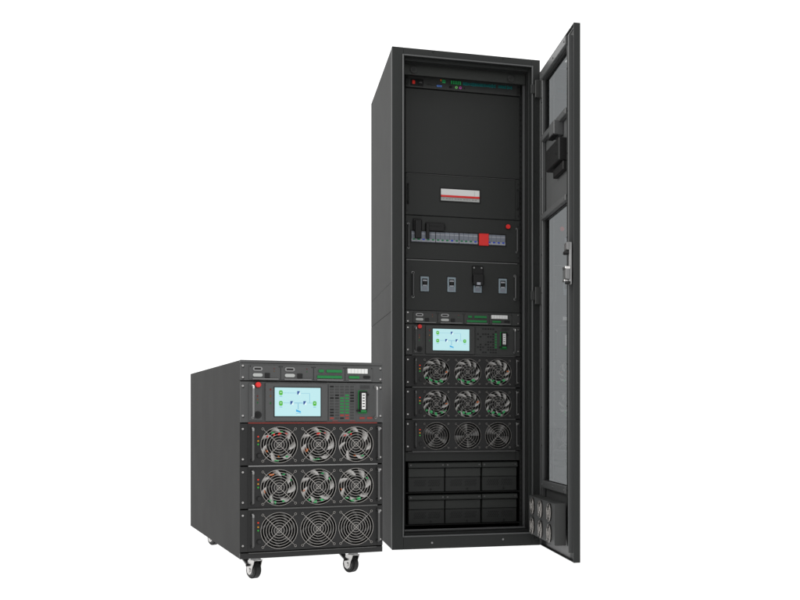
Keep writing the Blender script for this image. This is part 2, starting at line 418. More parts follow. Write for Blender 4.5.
    for m in range(3):
        mt = z2-m*P; mb_ = mt-P
        cz = (mt+mb_)/2-.002
        mb = MB()
        mb.plate_holes(X(.0), X(1), mb_+.0022, mt-.0022, y, [(X(u), cz, R) for u in fx], 'module')
        # body of the drawer behind the plate
        mb.box(X(0)+.003, X(1)-.003, y+.031, y+.12, mb_+.0022, mt-.0022, 'dark')
        mb.box(X(0)+.003, X(1)-.003, y+.0002, y+.0305, mt-.0032, mt-.0023, 'module'); mb.box(X(0)+.003, X(1)-.003, y+.0002, y+.0305, mb_+.0023, mb_+.0032, 'module')
        mb.box(X(.053)-.001, X(.053), y-.0008, y, mb_+.004, mt-.004, 'black')
        mb.box(X(.957), X(.957)+.001, y-.0008, y, mb_+.004, mt-.004, 'black')
        mod = mb.build('fan_module', root)
        if m < 2 or not light:
            mb = MB(); mb.box(X(e0), X(e1), y-.010, y-.0003, mb_-.0022, mb_+.0020, 'ledge' if light and m == 0 else 'ledge_dark', .0010); mb.build('ledge', mod)
        for i, u in enumerate(fx):
            o = (GUARD if i+m == 0 else None)
            g = bpy.data.objects.new('fan_guard', MESH['guard', light]); COL.objects.link(g); g.parent = mod; g.location = (X(u), y, cz)
            r_ = bpy.data.objects.new('fan_rotor', MESH[rotor_sets[m][i]]); COL.objects.link(r_); r_.parent = mod; r_.location = (X(u), y, cz); r_.rotation_euler = (0, random.uniform(-.12,.12), 0)
        for v, k in ((.32,'led_red'), (.42,'led_amber'), (.50,'led_green')):
            mb = MB(); mb.cyl((X(.121), y-.0006, mt-v*P), (0,1,0), .0026, .002, k, 12); mb.build('status_light', mod)
        mb = MB(); mb.cyl((X(.128), y-.002, mt-.76*P), (0,1,0), .0085, .004, 'black', 24, bev=.001); mb.cyl((X(.128), y-.0046, mt-.76*P), (0,1,0), .006, .002, 'module', 20); mb.build('key_lock', mod)
        for xh in (.082, .963):
            mb = MB(); bow_handle(mb, X(xh), y, mb_+.10*P, mt-.09*P, 'ledge_dark', .018, .0034, 'black', 'dullsteel'); mb.build('pull_handle', mod)
    # ears with screws
    for sx in (.018, .983):
        for zz in (zt-.15*hc, zt-.80*hc, z1-.12*hd, z1-.83*hd)+tuple(z2-m*P-q*P for m in range(3) for q in (.14, .84)):
            mb = MB()
            mb.cyl((X(sx), y-.0012, zz), (0,1,0), .0029, .0024, 'steel', 12, bev=.0006)
            mb.cyl((X(sx), y-.0026, zz), (0,1,0), .0015, .0008, 'black', 8)
            mb.cyl((X(sx)+.0014, y-.0003, zz-.0042), (0,1,0), .0030, .001, 'black', 10)  # offset black disc painted in as the screw head's shadow
            mb.build('screw', root)
    return zb
GUARD = None
MESH = {}
def stash(key, mb, name):
    o = mb.build(name); MESH[key] = o.data; bpy.data.objects.remove(o)

# ================================================================== THE TALL CABINET
TW, TD, TH = .6053, .8374, 2.0
TLOC = (-.7574, 4.3665, 0.); TYAW = .2883
REC = .17
FW = homog([(392,46),(540,58),(539.5,538.5),(392,549.5)], [(0,TH),(TW,TH),(TW,0),(0,0)])
_v = (304,289); _r = .955
EQ = homog([(_v[0]+_r*(x-_v[0]), _v[1]+_r*(y-_v[1])) for x, y in ((392,46),(540,58),(539.5,538.5),(392,549.5))], [(0,TH),(TW,TH),(TW,0),(0,0)])
CAMH = .5227
def cam_hit(px, py, P0, D):
    """photograph pixel -> (distance along D, height) on the vertical plane through P0 with level direction D"""
    rx, rz = (px-582.87)/1100.13, (418.37-py)/1100.13
    # P0 + a*D = t*(rx, 1)
    det = D[0]*(-1)-(-rx)*D[1]
    a = (-(P0[0])*(-1)-(-rx)*(-(P0[1])))/det
    t = P0[1]+a*D[1]
    return a, CAMH+t*rz
def exact(g, P0, D, xm):
    """same, but level lines that slope a little differently in the photograph are read where they cross the column xm"""
    def f(px, py):
        z = g(px, py)[1]
        # photograph row of height z at the column xm
        lo, hi = py-60, py+60
        for _ in range(40):
            m = (lo+hi)/2
            if g(xm, m)[1] > z: lo = m
            else: hi = m
        return cam_hit(px, py, P0, D)[0], cam_hit(xm, (lo+hi)/2, P0, D)[1]
    return f
_c, _s = math.cos(TYAW), math.sin(TYAW)
FW = exact(FW, (TLOC[0], TLOC[1]), (_c, _s), 462)
EQ = exact(EQ, (TLOC[0]-REC*_s, TLOC[1]+REC*_c), (_c, _s), 462)
cab = thing('equipment_cabinet', 'tall charcoal steel equipment cabinet with its glazed door standing open', 'cabinet', TLOC, TYAW)

ox0, oz1 = FW(403.5, 56); ox1, _ = FW(532, 67); _, oz0 = FW(403.5, 538.6)
ox0 = round(ox0, 4)
# outer shell
mb = MB(); mb.frame(0, TW, 0, TH, ox0, TW-ox1, oz0, TH-oz1, 0, .028, 'frame', .0009)
for px, py in ((433,52.5), (503,58)):
    x, z = FW(px, py); mb.cyl((x, -.0008, z), (0,1,0), .003, .002, 'black', 12)
for px, py in ((432,544), (503,537.5)):
    x, z = FW(px, py); mb.cyl((x, -.0012, z), (0,1,0), .0042, .003, 'dullsteel', 12, bev=.001)
for py in (92, 170, 262, 345, 430, 500):
    x, z = FW(534.6, py); mb.cyl((x, -.0008, z), (0,1,0), .0022, .002, 'black', 10)
mb.build('front_frame', cab)
zs1 = FW(392, 283)[1]; zs2 = FW(392, 312.5)[1]
for sx in (0, 1):
    for (a, b) in ((0, zs2-.0007), (zs2+.0007, zs1-.0003), (zs1+.0003, TH)):
        mb = MB(); x0 = .001 if sx == 0 else TW-.021
        mb.box(x0, x0+.020, .030, TD, a, b, 'side', .0004)
        if b == TH:
            pass
        mb.build('side_panel', cab)
mb = MB(); mb.box(.021, TW-.021, .030, TD, TH-.022, TH-.001, 'side', .001); mb.build('top_panel', cab)
mb = MB(); mb.box(.021, TW-.021, .030, TD, .001, .022, 'inner', .001); mb.build('base_panel', cab)
mb = MB(); mb.box(.021, TW-.021, TD-.022, TD-.002, .022, TH-.022, 'side', .001); mb.build('back_panel', cab)
# stepped lip round the opening
mb = MB()
mb.frame(ox0-.004, ox1+.004, oz0-.004, oz1+.004, .0055,.0055,.0055,.0055, -.006, .0, 'dooredge', .0012)
mb.frame(ox0-.006, ox1+.006, oz0-.006, oz1+.006, .014,.014,.014,.016, .029, .062, 'frame', .0015)
mb.build('opening_lip', cab)
mb = MB(); mb.frame(ox0+.004, ox1-.004, oz0+.006, oz1-.006, .006,.006,.006,.006, .063, .068, 'gasket', .001); mb.build('door_seal', cab)
ex0 = EQ(405.5, 200)[0]; ex1 = EQ(519.7, 200)[0]
# inner side walls (posts) between lip and rack plane
mb = MB(); mb.box(ox1-.004, ox1+.012, .068, .24, oz0, oz1, 'inner', .001)
mb.box(ox1-.012, ox1-.004, .105, .125, oz0, oz1, 'dooredge', .0015)
mb.build('inner_post', cab)
mb = MB(); mb.box(ox0-.012, ox0+.004, .068, .24, oz0, oz1, 'inner', .001); mb.build('inner_post', cab)
# rack rails with square holes
def rail(x0, x1):
    mb = MB(); mb.box(x0, x1, REC+.004, REC+.012, oz0+.002, oz1-.002, 'frame', .0008)
    z = oz0+.03; xc = (x0+x1)/2
    while z < oz1-.03:
        mb.box(xc-.0035, xc+.0035, REC+.0034, REC+.0042, z-.0045, z+.0045, 'black'); z += .0222
    mb.build('rack_rail', cab)
rail(ex1+.001, ox1-.0045)
rail(ox0+.0045, max(ex0-.001, ox0+.012))
# ceiling recess with two round plugs
zc = EQ(460, 74.5)[1]
mb = MB(); YT = .090
_TP = (TLOC[0]-YT*_s, TLOC[1]+YT*_c)
mb.box(ox0-.004, ox1-.006, YT, YT+.012, cam_hit(462, 79.0, _TP, (_c,_s))[1], oz1+.004, 'pack', .001)
mb.build('top_blank', cab)
for px, py in ((413.5,72.3), (510.5,79)):
    x = cam_hit(px, py, _TP, (_c,_s))[0]; z = cam_hit(462, 74.6, _TP, (_c,_s))[1]; mb = MB(); mb.cyl((x, YT-.005, z), (0,1,0), .0135, .010, 'panel_dark', 28, bev=.002); mb.cyl((x, YT-.0105, z), (0,1,0), .008, .002, 'inner', 24); mb.build('round_plug', cab)

def zq(px, py): return EQ(px, py)[1]
xl, xr = ex0, ex1
# big blank
za, zb_ = zq(460, 92), zq(460, 176)
mb = MB(); mb.box(xl, xr, REC, REC+.012, zb_+.001, za-.001, 'inner', .0012); mb.build('blank_panel', cab)
# label panel
z1, z0 = zb_-.001, zq(460, 217.6)+.001
mb = MB(); mb.box(xl, xr, REC-.003, REC+.012, z0, z1, 'inner', .0015)
mb.box(xl+.004, xr-.018, REC-.0055, REC-.003, z1-.0025, z1-.0005, 'ledge_dark', .0006)  # paler strip stands in for a highlight along the top edge
mb.box(xr-.0205, xr-.0190, REC-.0042, REC-.003, z0+.004, z1-.004, 'black')
for sx in (xl+.007, xr-.008):
    for q in (.10, .32, .62, .88): mb.cyl((sx, REC-.004, z0+(z1-z0)*q), (0,1,0), .0028, .003, 'black', 10)
pan = mb.build('label_panel', cab)
for sx in (xl+.010, xr-.010):
    mb = MB(); bow_handle(mb, sx, REC-.003, z0+(z1-z0)*.25, z0+(z1-z0)*.75, 'frame', .012, .0028, 'black'); mb.build('small_handle', pan)
a = EQ(440.7, 189.3); b = EQ(479.2, 203)
wx0, wx1 = a[0], b[0]; wz1 = a[1]; wz0 = EQ(440.7, 201)[1]
mb = MB(); mb.frame(wx0-.005, wx1+.005, wz0-.005, wz1+.006, .005,.005,.005,.006, REC-.006, REC-.0031, 'black')
h = wz1-wz0; w = wx1-wx0; yy = REC-.0032
mb.box(wx0, wx1, yy-.004, yy, wz0+.46*h, wz1, 'white', .0005)
mb.box(wx0, wx1, yy-.007, yy, wz0+.30*h, wz0+.46*h, 'red', .0008)
mb.box(wx0, wx1, yy-.003, yy, wz0, wz0+.30*h, 'offwhite', .0005)
for i in range(12): mb.box(wx0+w*(.05+.075*i), wx0+w*(.085+.075*i+(.02 if i % 3 else 0)), yy-.0036, yy-.003, wz0+.13*h, wz0+.19*h, 'ledge')
mb.box(wx0+w*.865, wx0+w*.872, yy-.0044, yy-.004, wz0+.5*h, wz1-.1*h, 'offwhite')
mb.build('label_strip', pan)

def eqthing(name, label, cat, z, group=None):
    c, s = math.cos(TYAW), math.sin(TYAW)
    return thing(name, label, cat, (TLOC[0]+xl*c-REC*s, TLOC[1]+xl*s+REC*c, z), TYAW, group)
RW = xr-xl
def L(px, py, z): x, zz = EQ(px, py); return x-xl, zz-z      # photograph pixel -> thing's own frame

# ---- 1U monitoring strip
zb1 = zq(460, 91.7); zt1 = zq(460, 80.2)
t = eqthing('monitoring_unit', 'slim monitoring unit with red switch and coloured ports at the top of the open cabinet', 'rack unit', zb1)
hh = zt1-zb1
mb = MB(); mb.box(0, RW, -.006, .10, .001, hh, 'panel_dark', .0012); mb.box(.0, .013, -.0075, -.006, .002, hh-.001, 'inner'); mb.box(RW-.015, RW, -.0075, -.006, .002, hh-.001, 'inner')
for sx in (.006, RW-.007):
    for q in (.25, .75): mb.cyl((sx, -.0085, hh*q), (0,1,0), .003, .003, 'black', 10)
mb.build('housing', t)
x, z = L(413.3, 83.3, zb1)
mb = MB(); mb.box(x-.012, x+.012+.028, -.009, -.006, z-.014, z+.014, 'black', .001); mb.box(x-.006, x+.006, -.012, -.009, z-.0075, z+.0075, 'redpart', .002)
mb.build('power_switch', t)
x, z = L(420.4, 83.9, zb1); mb = MB(); mb.box(x-.011, x+.009, -.0105, -.0092, z-.011, z+.011, 'gasket', .001)
for i in (-1,0,1): mb.box(x-.001+i*.005-.0008, x-.001+i*.005+.0008, -.012, -.0105, z-.003, z+.003, 'dullsteel')
mb.build('power_socket', t)
def port(name, px, py, w, h_, k, d=.006):
    x, z = L(px, py, zb1); mb = MB(); mb.box(x-w/2, x+w/2, -.006-d, -.006, z-h_/2, z+h_/2, k, .0006); return mb, x, z
mb, x, z = port('', 438.9, 87.0, .022, .007, 'blue'); mb.box(x-.007, x+.007, -.0126, -.012, z-.0012, z+.0012, 'bluedot'); mb.build('serial_port', t)
mb, x, z = port('', 440.6, 81.2, .005, .007, 'orange'); mb.build('alarm_terminal', t)
mb, x, z = port('', 443.4, 82.4, .014, .012, 'pcb')
for i in range(3): mb.box(x-.006+.0045*i, x-.0032+.0045*i, -.0127, -.012, z-.004, z+.004, 'greendot')
mb.build('green_terminal', t)
for i in range(5):
    mb, x, z = port('', 451.2+2.15*i, 83.2+.18*i, .0065, .015, 'green')
    mb.box(x-.0022, x+.0022, -.0127, -.012, z-.006, z-.001, 'pcb'); mb.box(x-.0022, x+.0022, -.0127, -.012, z+.001, z+.006, 'pcb')
    mb.build('green_terminal', t)
mb, x, z = port('', 450.3, 87.8, .011, .006, 'gasket'); mb.build('data_port', t)
for px, py, k in ((456,88.2,'lime'), (460,88.5,'pink')):
    x, z = L(px, py, zb1); mb = MB(); mb.cyl((x, -.009, z), (0,1,0), .0055, .006, k, 16, bev=.001); mb.cyl((x, -.0122, z), (0,1,0), .002, .0006, 'black', 10); mb.build('round_jack', t)
x, z = L(464, 88.8, zb1); mb = MB(); mb.cyl((x, -.007, z), (0,1,0), .0032, .003, 'black', 12); mb.build('round_jack', t)
px = 462.6
runs = [8,1.5,13,1.5,14,3,9,1.2,6]
mb = MB(); i = 0; rr = random.Random(3)
for n, r_ in enumerate(runs):
    if n % 2 == 0:
        q = px
        while q < px+r_*.86:
            x, z = L(q, 84.3+(q-462)*.07, zb1); hgt = rr.choice((.009,.012,.014,.011))
            mb.box(x, x+.0042, -.0105, -.006, z-hgt/2, z+hgt/2, 'teal', .0005); mb.box(x+.001, x+.003, -.0109, -.0105, z-.001, z+.002, 'dark'); q += 1.35
    px += r_*.86
mb.build('teal_lettering_row', t)  # unreadable teal lettering, made up as small blocks
for i in range(9):
    pass
mb = MB()
for i in range(4):
    x, z = L(427+i*1.2, 85.3, zb1); mb.box(x, x+.002, -.0068, -.006, z-.003, z+.003, 'dark')
for i in range(4):
    x, z = L(431+i*1.2, 86.4, zb1); mb.box(x, x+.002, -.0068, -.006, z-.001, z+.002, 'dark')
mb.build('vent_slots', t)

# ---- breaker panel
zt2 = z0-.001; zb2 = zq(460, 261)+.0005
t = eqthing('breaker_panel', 'black panel with a long row of grey circuit breakers and one red block', 'breaker panel', zb2)
hh = zt2-zb2
mb = MB(); mb.box(0, RW, -.003, .012, 0, hh-.001, 'inner', .0015)
for sx in (.007, RW-.008):
    for q in (.12, .85): mb.cyl((sx, -.004, hh*q), (0,1,0), .0028, .003, 'black', 10)
mb.build('panel_plate', t)
for px, p1, p2 in ((408.2,224.3,250), (516.5,227,252)):
    x, za_ = L(px, p1, zb2); _, zc_ = L(px, p2, zb2)
    mb = MB(); bow_handle(mb, x, -.003, zc_, za_, 'handle', .014, .003, 'dullsteel'); mb.build('pull_handle', t)
bx0, bz1 = L(411.2, 232.2, zb2); bz0 = L(411.2, 243.0, zb2)[1]; bx1 = L(505, 234, zb2)[0]
bh = bz1-bz0
mb = MB(); mb.frame(bx0-.004, bx1+.004, bz0-.004, bz1+.005, .0035,.0035,.0035,.0045, -.0055, -.0031, 'black'); mb.build('cutout_frame', t)
NB = 20; seq = 'ggbgg gggbg gggbg gbbb'.replace(' ', '') + 'b'
bw = (bx1-bx0)/NB; rx0 = L(478.6, 240, zb2)[0]; rx1 = L(488.2, 240, zb2)[0]
for i in range(NB):
    xa = bx0+bw*i; xb = xa+bw
    if (xa+xb)/2 > rx0 and (xa+xb)/2 < rx1: continue
    if i in (5, 10): xa += .0022
    mb = MB()
    mb.box(xa+.0002, xb-.0002, -.007, -.0032, bz0+.0005, bz1-.0005, 'breaker', .0008)
    mb.box(xa+.0002, xb-.0002, -.0095, -.007, bz0+.002, bz0+.30*bh, 'breaker_light', .0006)
    mb.box(xa+.0008, xb-.0008, -.0078, -.007, bz1-.28*bh, bz1-.20*bh, 'breaker_light')
    k = {'g':'greendot','b':'bluedot'}[seq[i % len(seq)]]
    mb.box((xa+xb)/2-bw*.26, (xa+xb)/2+bw*.26, -.0125, -.0095, bz0+.17*bh, bz0+.29*bh, k, .0006)
    mb.build('circuit_breaker', t)
mb = MB(); mb.box(rx0, rx1, -.013, -.0032, bz0-.004, bz1+.002, 'red', .0015); mb.box(rx0+.0015, rx0+.003, -.0136, -.013, bz0, bz1-.002, 'redpart'); mb.build('red_breaker', t)
x0_, za_ = L(412.8, 220, zb2); x1_, zc_ = L(421, 239.8, zb2)
mb = MB(); mb.box(x0_, x1_+.002, -.016, -.0032, bz1+.001, za_, 'black', .002); mb.box(x0_+.006, x1_-.001, -.024, -.0132, zc_-.001, za_-.006, 'black', .002)
mb.build('lockout_lever', t)
x0_, za_ = L(425, 223.8, zb2); x1_, zm_ = L(444, 230.6, zb2); xm_, zc_ = L(428.7, 240.3, zb2)
mb = MB(); mb.box(x0_, x1_, -.018, -.0032, bz1+.002, za_, 'black', .002); mb.box(x0_+.001, xm_, -.024, -.0182, zc_, za_-.004, 'black', .0015)
for i in range(9): mb.box(x0_+.012+.0062*i, x0_+.0155+.0062*i, -.0188, -.018, zm_+.010, zm_+.014, 'gasket')
mb.cyl((x1_+.003, -.010, (za_+zm_)/2), (0,1,0), .004, .012, 'black', 12)
mb.build('lockout_lever', t)
x, z = L(507.6, 226, zb2)
mb = MB(); mb.cyl((x, -.005, z), (0,1,0), .0115, .004, 'black', 24); mb.cyl((x, -.0105, z), (0,1,0), .0098, .009, 'red', 24, bev=.002)
mb.build('push_button', t)

# ---- switch panel
zt3 = zb2-.001; zb3 = zq(460, 312)+.001
t = eqthing('switch_panel', 'black panel with four pale rotary switches below the breaker row in the open cabinet', 'switch panel', zb3)
hh = zt3-zb3
mb = MB(); mb.box(0, RW, -.005, .012, 0, hh-.001, 'inner', .0015); mb.box(.002, RW-.012, -.0072, -.005, hh-.0046, hh-.0016, 'ledge', .0006)  # pale strip at the top painted in as an edge highlight
for px, py in ((406.9,274.5), (519,276), (406.5,300), (518.8,299)):
    x, z = L(px, py, zb3); mb.cyl((min(max(x,.005),RW-.004), -.006, z), (0,1,0), .003, .003, 'black', 10)
mb.build('panel_plate', t)
for px, p1, p2 in ((412.7,273.2,299), (514.5,274,298.8)):
    x, za_ = L(px, p1, zb3); _, zc_ = L(px, p2, zb3)
    mb = MB(); bow_handle(mb, x, -.005, zc_, za_, 'handle', .018, .0038, 'dullsteel'); mb.build('pull_handle', t)
for n, px in enumerate((424.4, 451.2, 477.2, 502.3)):
    x, z = L(px, 285.2, zb3); w_, h_ = .0178, .031
    mb = MB()
    mb.box(x-w_-.002, x+w_+.002, -.0065, -.0051, z-h_-.001, z+h_+.004, 'black', .001)
    mb.box(x-w_, x+w_, -.011, -.0065, z-h_, z+h_, 'rocker', .003, 2)
    mb.box(x-w_*.62, x+w_*.62, -.0118, -.011, z-h_*.30, z+h_*.72, 'dark', .0006)
    mb.box(x-w_*.50, x+w_*.50, -.0150, -.0118, z+h_*.36, z+h_*.56, 'breaker_light', .001)
    mb.box(x-w_*.50, x+w_*.50, -.0150, -.0118, z-h_*.32, z-h_*.12, 'breaker_light', .001)
    mb.box(x-w_*.40, x+w_*.40, -.0170, -.0118, z-h_*.06, z+h_*.28, 'black', .001)
    mb.box(x-w_*.62, x+w_*.62, -.0115, -.011, z-h_*.85, z-h_*.45, 'breaker')
    sw = mb.build('isolator_switch', t)
    if n == 2:
        mb = MB(); mb.box(x-.024, x+.024, -.012, -.0052, z+.012, z+.082, 'black', .003); mb.box(x-.023, x+.023, -.034, -.0122, z-.002, z+.045, 'black', .004, 2)
        for sx in (-1, 1): mb.cyl((x+sx*.016, -.013, z+.073), (0,1,0), .0035, .003, 'dullsteel', 12)
        mb.box(x-.008, x+.008, -.036, -.034, z-.001, z+.010, 'breaker_light', .001)
        mb.build('lockout_cover', sw)

# ---- UPS rack inside the cabinet
def bits(seed):
    return
ST_P = .1379
RU = .42*ST_P
P2 = (zq(408, 357.6)-zq(408, 454.6))/3
RT = .42*P2
stash(('guard', True), guard(RU, .00076, 7), 'fan_guard')
stash(('guard', False), guard(RT, .00055, 6, 'wire'), 'fan_guard')
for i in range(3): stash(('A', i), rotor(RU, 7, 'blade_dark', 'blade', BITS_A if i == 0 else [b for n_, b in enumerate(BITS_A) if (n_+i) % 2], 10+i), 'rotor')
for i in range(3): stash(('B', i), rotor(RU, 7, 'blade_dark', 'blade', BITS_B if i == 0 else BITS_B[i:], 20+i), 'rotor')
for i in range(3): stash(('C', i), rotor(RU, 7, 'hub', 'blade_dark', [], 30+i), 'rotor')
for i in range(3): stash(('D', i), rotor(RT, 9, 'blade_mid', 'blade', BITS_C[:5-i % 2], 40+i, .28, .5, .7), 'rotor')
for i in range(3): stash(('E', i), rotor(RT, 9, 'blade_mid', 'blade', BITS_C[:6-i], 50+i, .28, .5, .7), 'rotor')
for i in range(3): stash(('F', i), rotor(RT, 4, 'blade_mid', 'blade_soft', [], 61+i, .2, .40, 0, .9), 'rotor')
zt4 = zb3-.001; hU = (.41+.97+3)*P2
t = eqthing('power_unit', 'rack power unit with glowing screen and nine fans mounted inside the tall cabinet', 'power unit', zt4-hU)
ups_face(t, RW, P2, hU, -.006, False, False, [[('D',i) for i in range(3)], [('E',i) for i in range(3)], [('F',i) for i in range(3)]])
mb = MB(); mb.box(.004, RW-.004, .121, .45, 0, hU-.002, 'dark', .002); mb.build('housing', t)
zbU = zt4-hU

# ---- filler and ledge under it
zf = zq(427, 462.6)
mb = MB(); mb.box(xl, xr, REC+.004, REC+.02, zf, zbU-.001, 'inner', .001); mb.box(xl+.008, xr-.010, REC-.008, REC+.004, zbU-.0045, zbU-.0015, 'ledge_dark', .001)
mb.box(xr-.018, xr-.0165, REC+.002, REC+.004, zf+.002, zbU-.006, 'black')
mb.build('filler_panel', cab)
# back blocker so the interior stays a closed cabinet behind the packs
mb = MB(); mb.box(xl-.02, xr+.02, REC+.48, REC+.49, .024, zf, 'dark'); mb.build('inner_back', cab)
# shelves
r1t, r1b = zq(427, 463.4), zq(427, 493.3)
r2t, r2b = zq(427, 493.3), zq(427, 525.6)
mb = MB(); mb.box(xl, xr, REC-.002, REC+.44, r1b-.006, r1b-.002, 'dark', .001); mb.build('shelf', cab)
mb = MB(); mb.box(xl, xr, REC-.002, REC+.44, r2b-.006, r2b-.002, 'dark', .001); mb.build('shelf', cab)
mb = MB(); mb.box(ox0+.008, ox1-.008, .066, REC-.01, oz0-.002, oz0+.006, 'frame', .001); mb.box(ox0+.010, ox1-.010, .072, .084, oz0+.006, oz0+.018, 'dooredge', .002)
mb.build('sill', cab)

def battery(label, first, wd, hh):
    t = thing('battery_pack', label, 'battery pack', (0,0,0), TYAW, 'battery packs in the bottom of the tall cabinet')
    mb = MB(); mb.box(0, wd, .014, .42, 0, hh-.004, 'inner', .002); mb.build('case', t)
    mb = MB()
    # front cover: flat lower part, ribbed middle, sloped top lip
    mb.box(.001, wd-.001, .004, .0138, .001, hh*.50, 'inner', .0015)
    mb.box(.001, wd-.001, .001, .0138, hh*.50+.0006, hh*.80, 'pack', .0015)
    mb.prism([(.0, .013, hh), (.0, -.004, hh-.004), (.0, -.012, hh*.85), (.0, -.010, hh*.82), (.0, .013, hh*.82)], (wd,0,0), 'pack')
    mb.build('front_cover', t)
    mb = MB()
    for c in (.30, .70):
        for r_ in range(4):
            for q in range(6):
                xx = wd*c+(q-2.5+(.5 if r_ % 2 else 0))*.0082; zz = hh*.30+(r_-1.5)*.0068
                mb.cyl((xx, .0036, zz), (0,1,0), .0025, .0012, 'gasket', 6)
    mb.build('vent_holes', t)
    mb = MB(); mb.cyl((wd*.62, .0025, hh*.09), (0,1,0), .0045, .004, 'black', 14, bev=.001); mb.build('catch', t)
    for q in (.06, .94):
        mb = MB(); mb.cyl((wd*q, -.0095, hh*.91), (0,1,0), .0032, .004, 'handle', 12, bev=.0008); mb.build('thumbscrew', t)
    return t
cols = ((408.3,444.8), (445.1,481.5), (481.9,518.2))
wdb = EQ(444.7, 480)[0]-EQ(408.3, 480)[0]
labs = {(0,0):'black battery pack at the left of the upper row, under the fans', (0,1):'middle black battery pack of the upper row in the cabinet', (0,2):'black battery pack at the right of the upper row, beside the door hinge side',
        (1,0):'black battery pack at the left of the bottom row in the cabinet', (1,1):'middle black battery pack of the bottom row in the cabinet', (1,2):'black battery pack at the right of the bottom row in the cabinet'}
h1 = r1t-r1b; proto = None
c_, s_ = math.cos(TYAW), math.sin(TYAW)
for row, zz in ((0, r1b-.0015), (1, r2b-.0015)):
    for cc in range(3):
        if proto is None: proto = battery(labs[0,0], True, wdb, h1); o = proto
        else: o = copy_tree(proto)
        o['label'] = labs[row, cc]
        x = EQ(cols[cc][0], 480)[0]; o.location = (TLOC[0]+x*c_-REC*s_, TLOC[1]+x*s_+REC*c_, zz)

# ---- the open door (own frame: s from the hinge outwards, thickness to +x)
DW, DT = 0.59, .021
DANG = -0.0415
hinge = bpy.data.objects.new('door', None)
DQ = homog([(541.5,60.5),(574.5,25.5),(574.5,570),(541.5,538)], [(0,TH-.008),(DW,TH-.008),(DW,.006),(0,.006)])
def DM(mb):   # place built geometry (x=s along door, y=thickness outwards from inner face, z) into the cabinet frame
    ca, sa = math.cos(DANG), math.sin(DANG)
    m = Matrix(((sa, ca, 0, TW+.001), (-ca, sa, 0, -.004), (0,0,1,0), (0,0,0,1)))
    bmesh.ops.transform(mb.bm, matrix=m, verts=mb.bm.verts)
    bmesh.ops.recalc_face_normals(mb.bm, faces=mb.bm.faces)
    return mb
dz0, dz1 = .003, TH-.052
_h = (TLOC[0]+(TW+.001)*_c+.004*_s, TLOC[1]+(TW+.001)*_s-.004*_c); _a = TYAW-PI/2+DANG
DQ = exact(DQ, _h, (math.cos(_a), math.sin(_a)), 559)
gx0 = DQ(544.4, 100)[0]; gx1 = DQ(568, 100)[0]
ug1 = DQ(558, 60.3)[1]; ug0 = DQ(558, 119)[1]
lg1 = DQ(558, 208.6)[1]; lg0 = DQ(558, 483.5)[1]
# door skin: stiles, rails, middle infill
mb = MB()
mb.box(0, gx0, .008, DT, dz0, dz1, 'frame', .0015)
mb.box(gx1, DW-.001, .008, DT, dz0, dz1, 'frame', .0015)
mb.box(gx0, gx1, .0084, DT-.0004, ug1, dz1, 'frame', .001)
mb.box(gx0, gx1, .0084, DT-.0004, lg1, ug0, 'dooredge', .001)
mb.box(gx0, gx1, .0084, DT-.0004, dz0, lg0, 'dooredge', .001)
door = DM(mb).build('door', cab)
# folded edge all round
mb = MB()
mb.frame(0.0, DW, dz0-.001, dz1+.001, .006,.003,.003,.003, -.003, .0079, 'dooredge', .0008)
mb.box(DW-.0008, DW+.0015, -.003, DT+.001, dz0-.001, dz1+.001, 'frame', .0008)
DM(mb).build('folded_edge', door)
mb = MB()
mb.box(gx0-.030, gx0-.012, -.006, .0078, dz0+.05, dz1-.05, 'dooredge', .0015)
mb.box(gx1+.004, gx1+.022, -.006, .0078, dz0+.05, dz1-.05, 'frame', .0015)
mb.box(gx1+.050, gx1+.058, -.012, .0078, dz0+.03, dz1-.03, 'dooredge', .0015)
z = dz0+.1
while z < dz1-.08:
    mb.cyl((gx1+.013, -.0068, z), (0,1,0), .003, .002, 'black', 10); mb.cyl((gx0-.021, -.0068, z), (0,1,0), .0028, .002, 'black', 10); z += .155
DM(mb).build('stiffener', door)
def rail_bar(zc, hgt, k='dooredge'):
    mb = MB(); mb.box(gx0-.012, gx1+.004, -.012, .0078, zc-hgt/2, zc+hgt/2, k, .0025)
    for q in (.04, .5, .96): mb.cyl((gx0+(gx1-gx0)*q, -.0132, zc), (0,1,0), .0042, .003, 'dullsteel', 12, bev=.0008)
    DM(mb).build('cross_rail', door)
rail_bar(ug1+.022, .034); rail_bar(ug0-.012, .024); rail_bar(lg1+.012, .024); rail_bar(lg0-.014, .028)
for a_, b_ in ((ug0, ug1), (lg0, lg1)):
    mb = MB(); mb.box(gx0+.0005, gx1-.0005, .011, .015, a_+.0005, b_-.0005, 'glass'); gp = DM(mb).build('glass_pane', door)
    mb = MB(); mb.frame(gx0-.004, gx1+.002, a_-.004, b_+.004, .007,.006,.007,.007, .002, .0079, 'gasket', .001); DM(mb).build('pane_gasket', door)
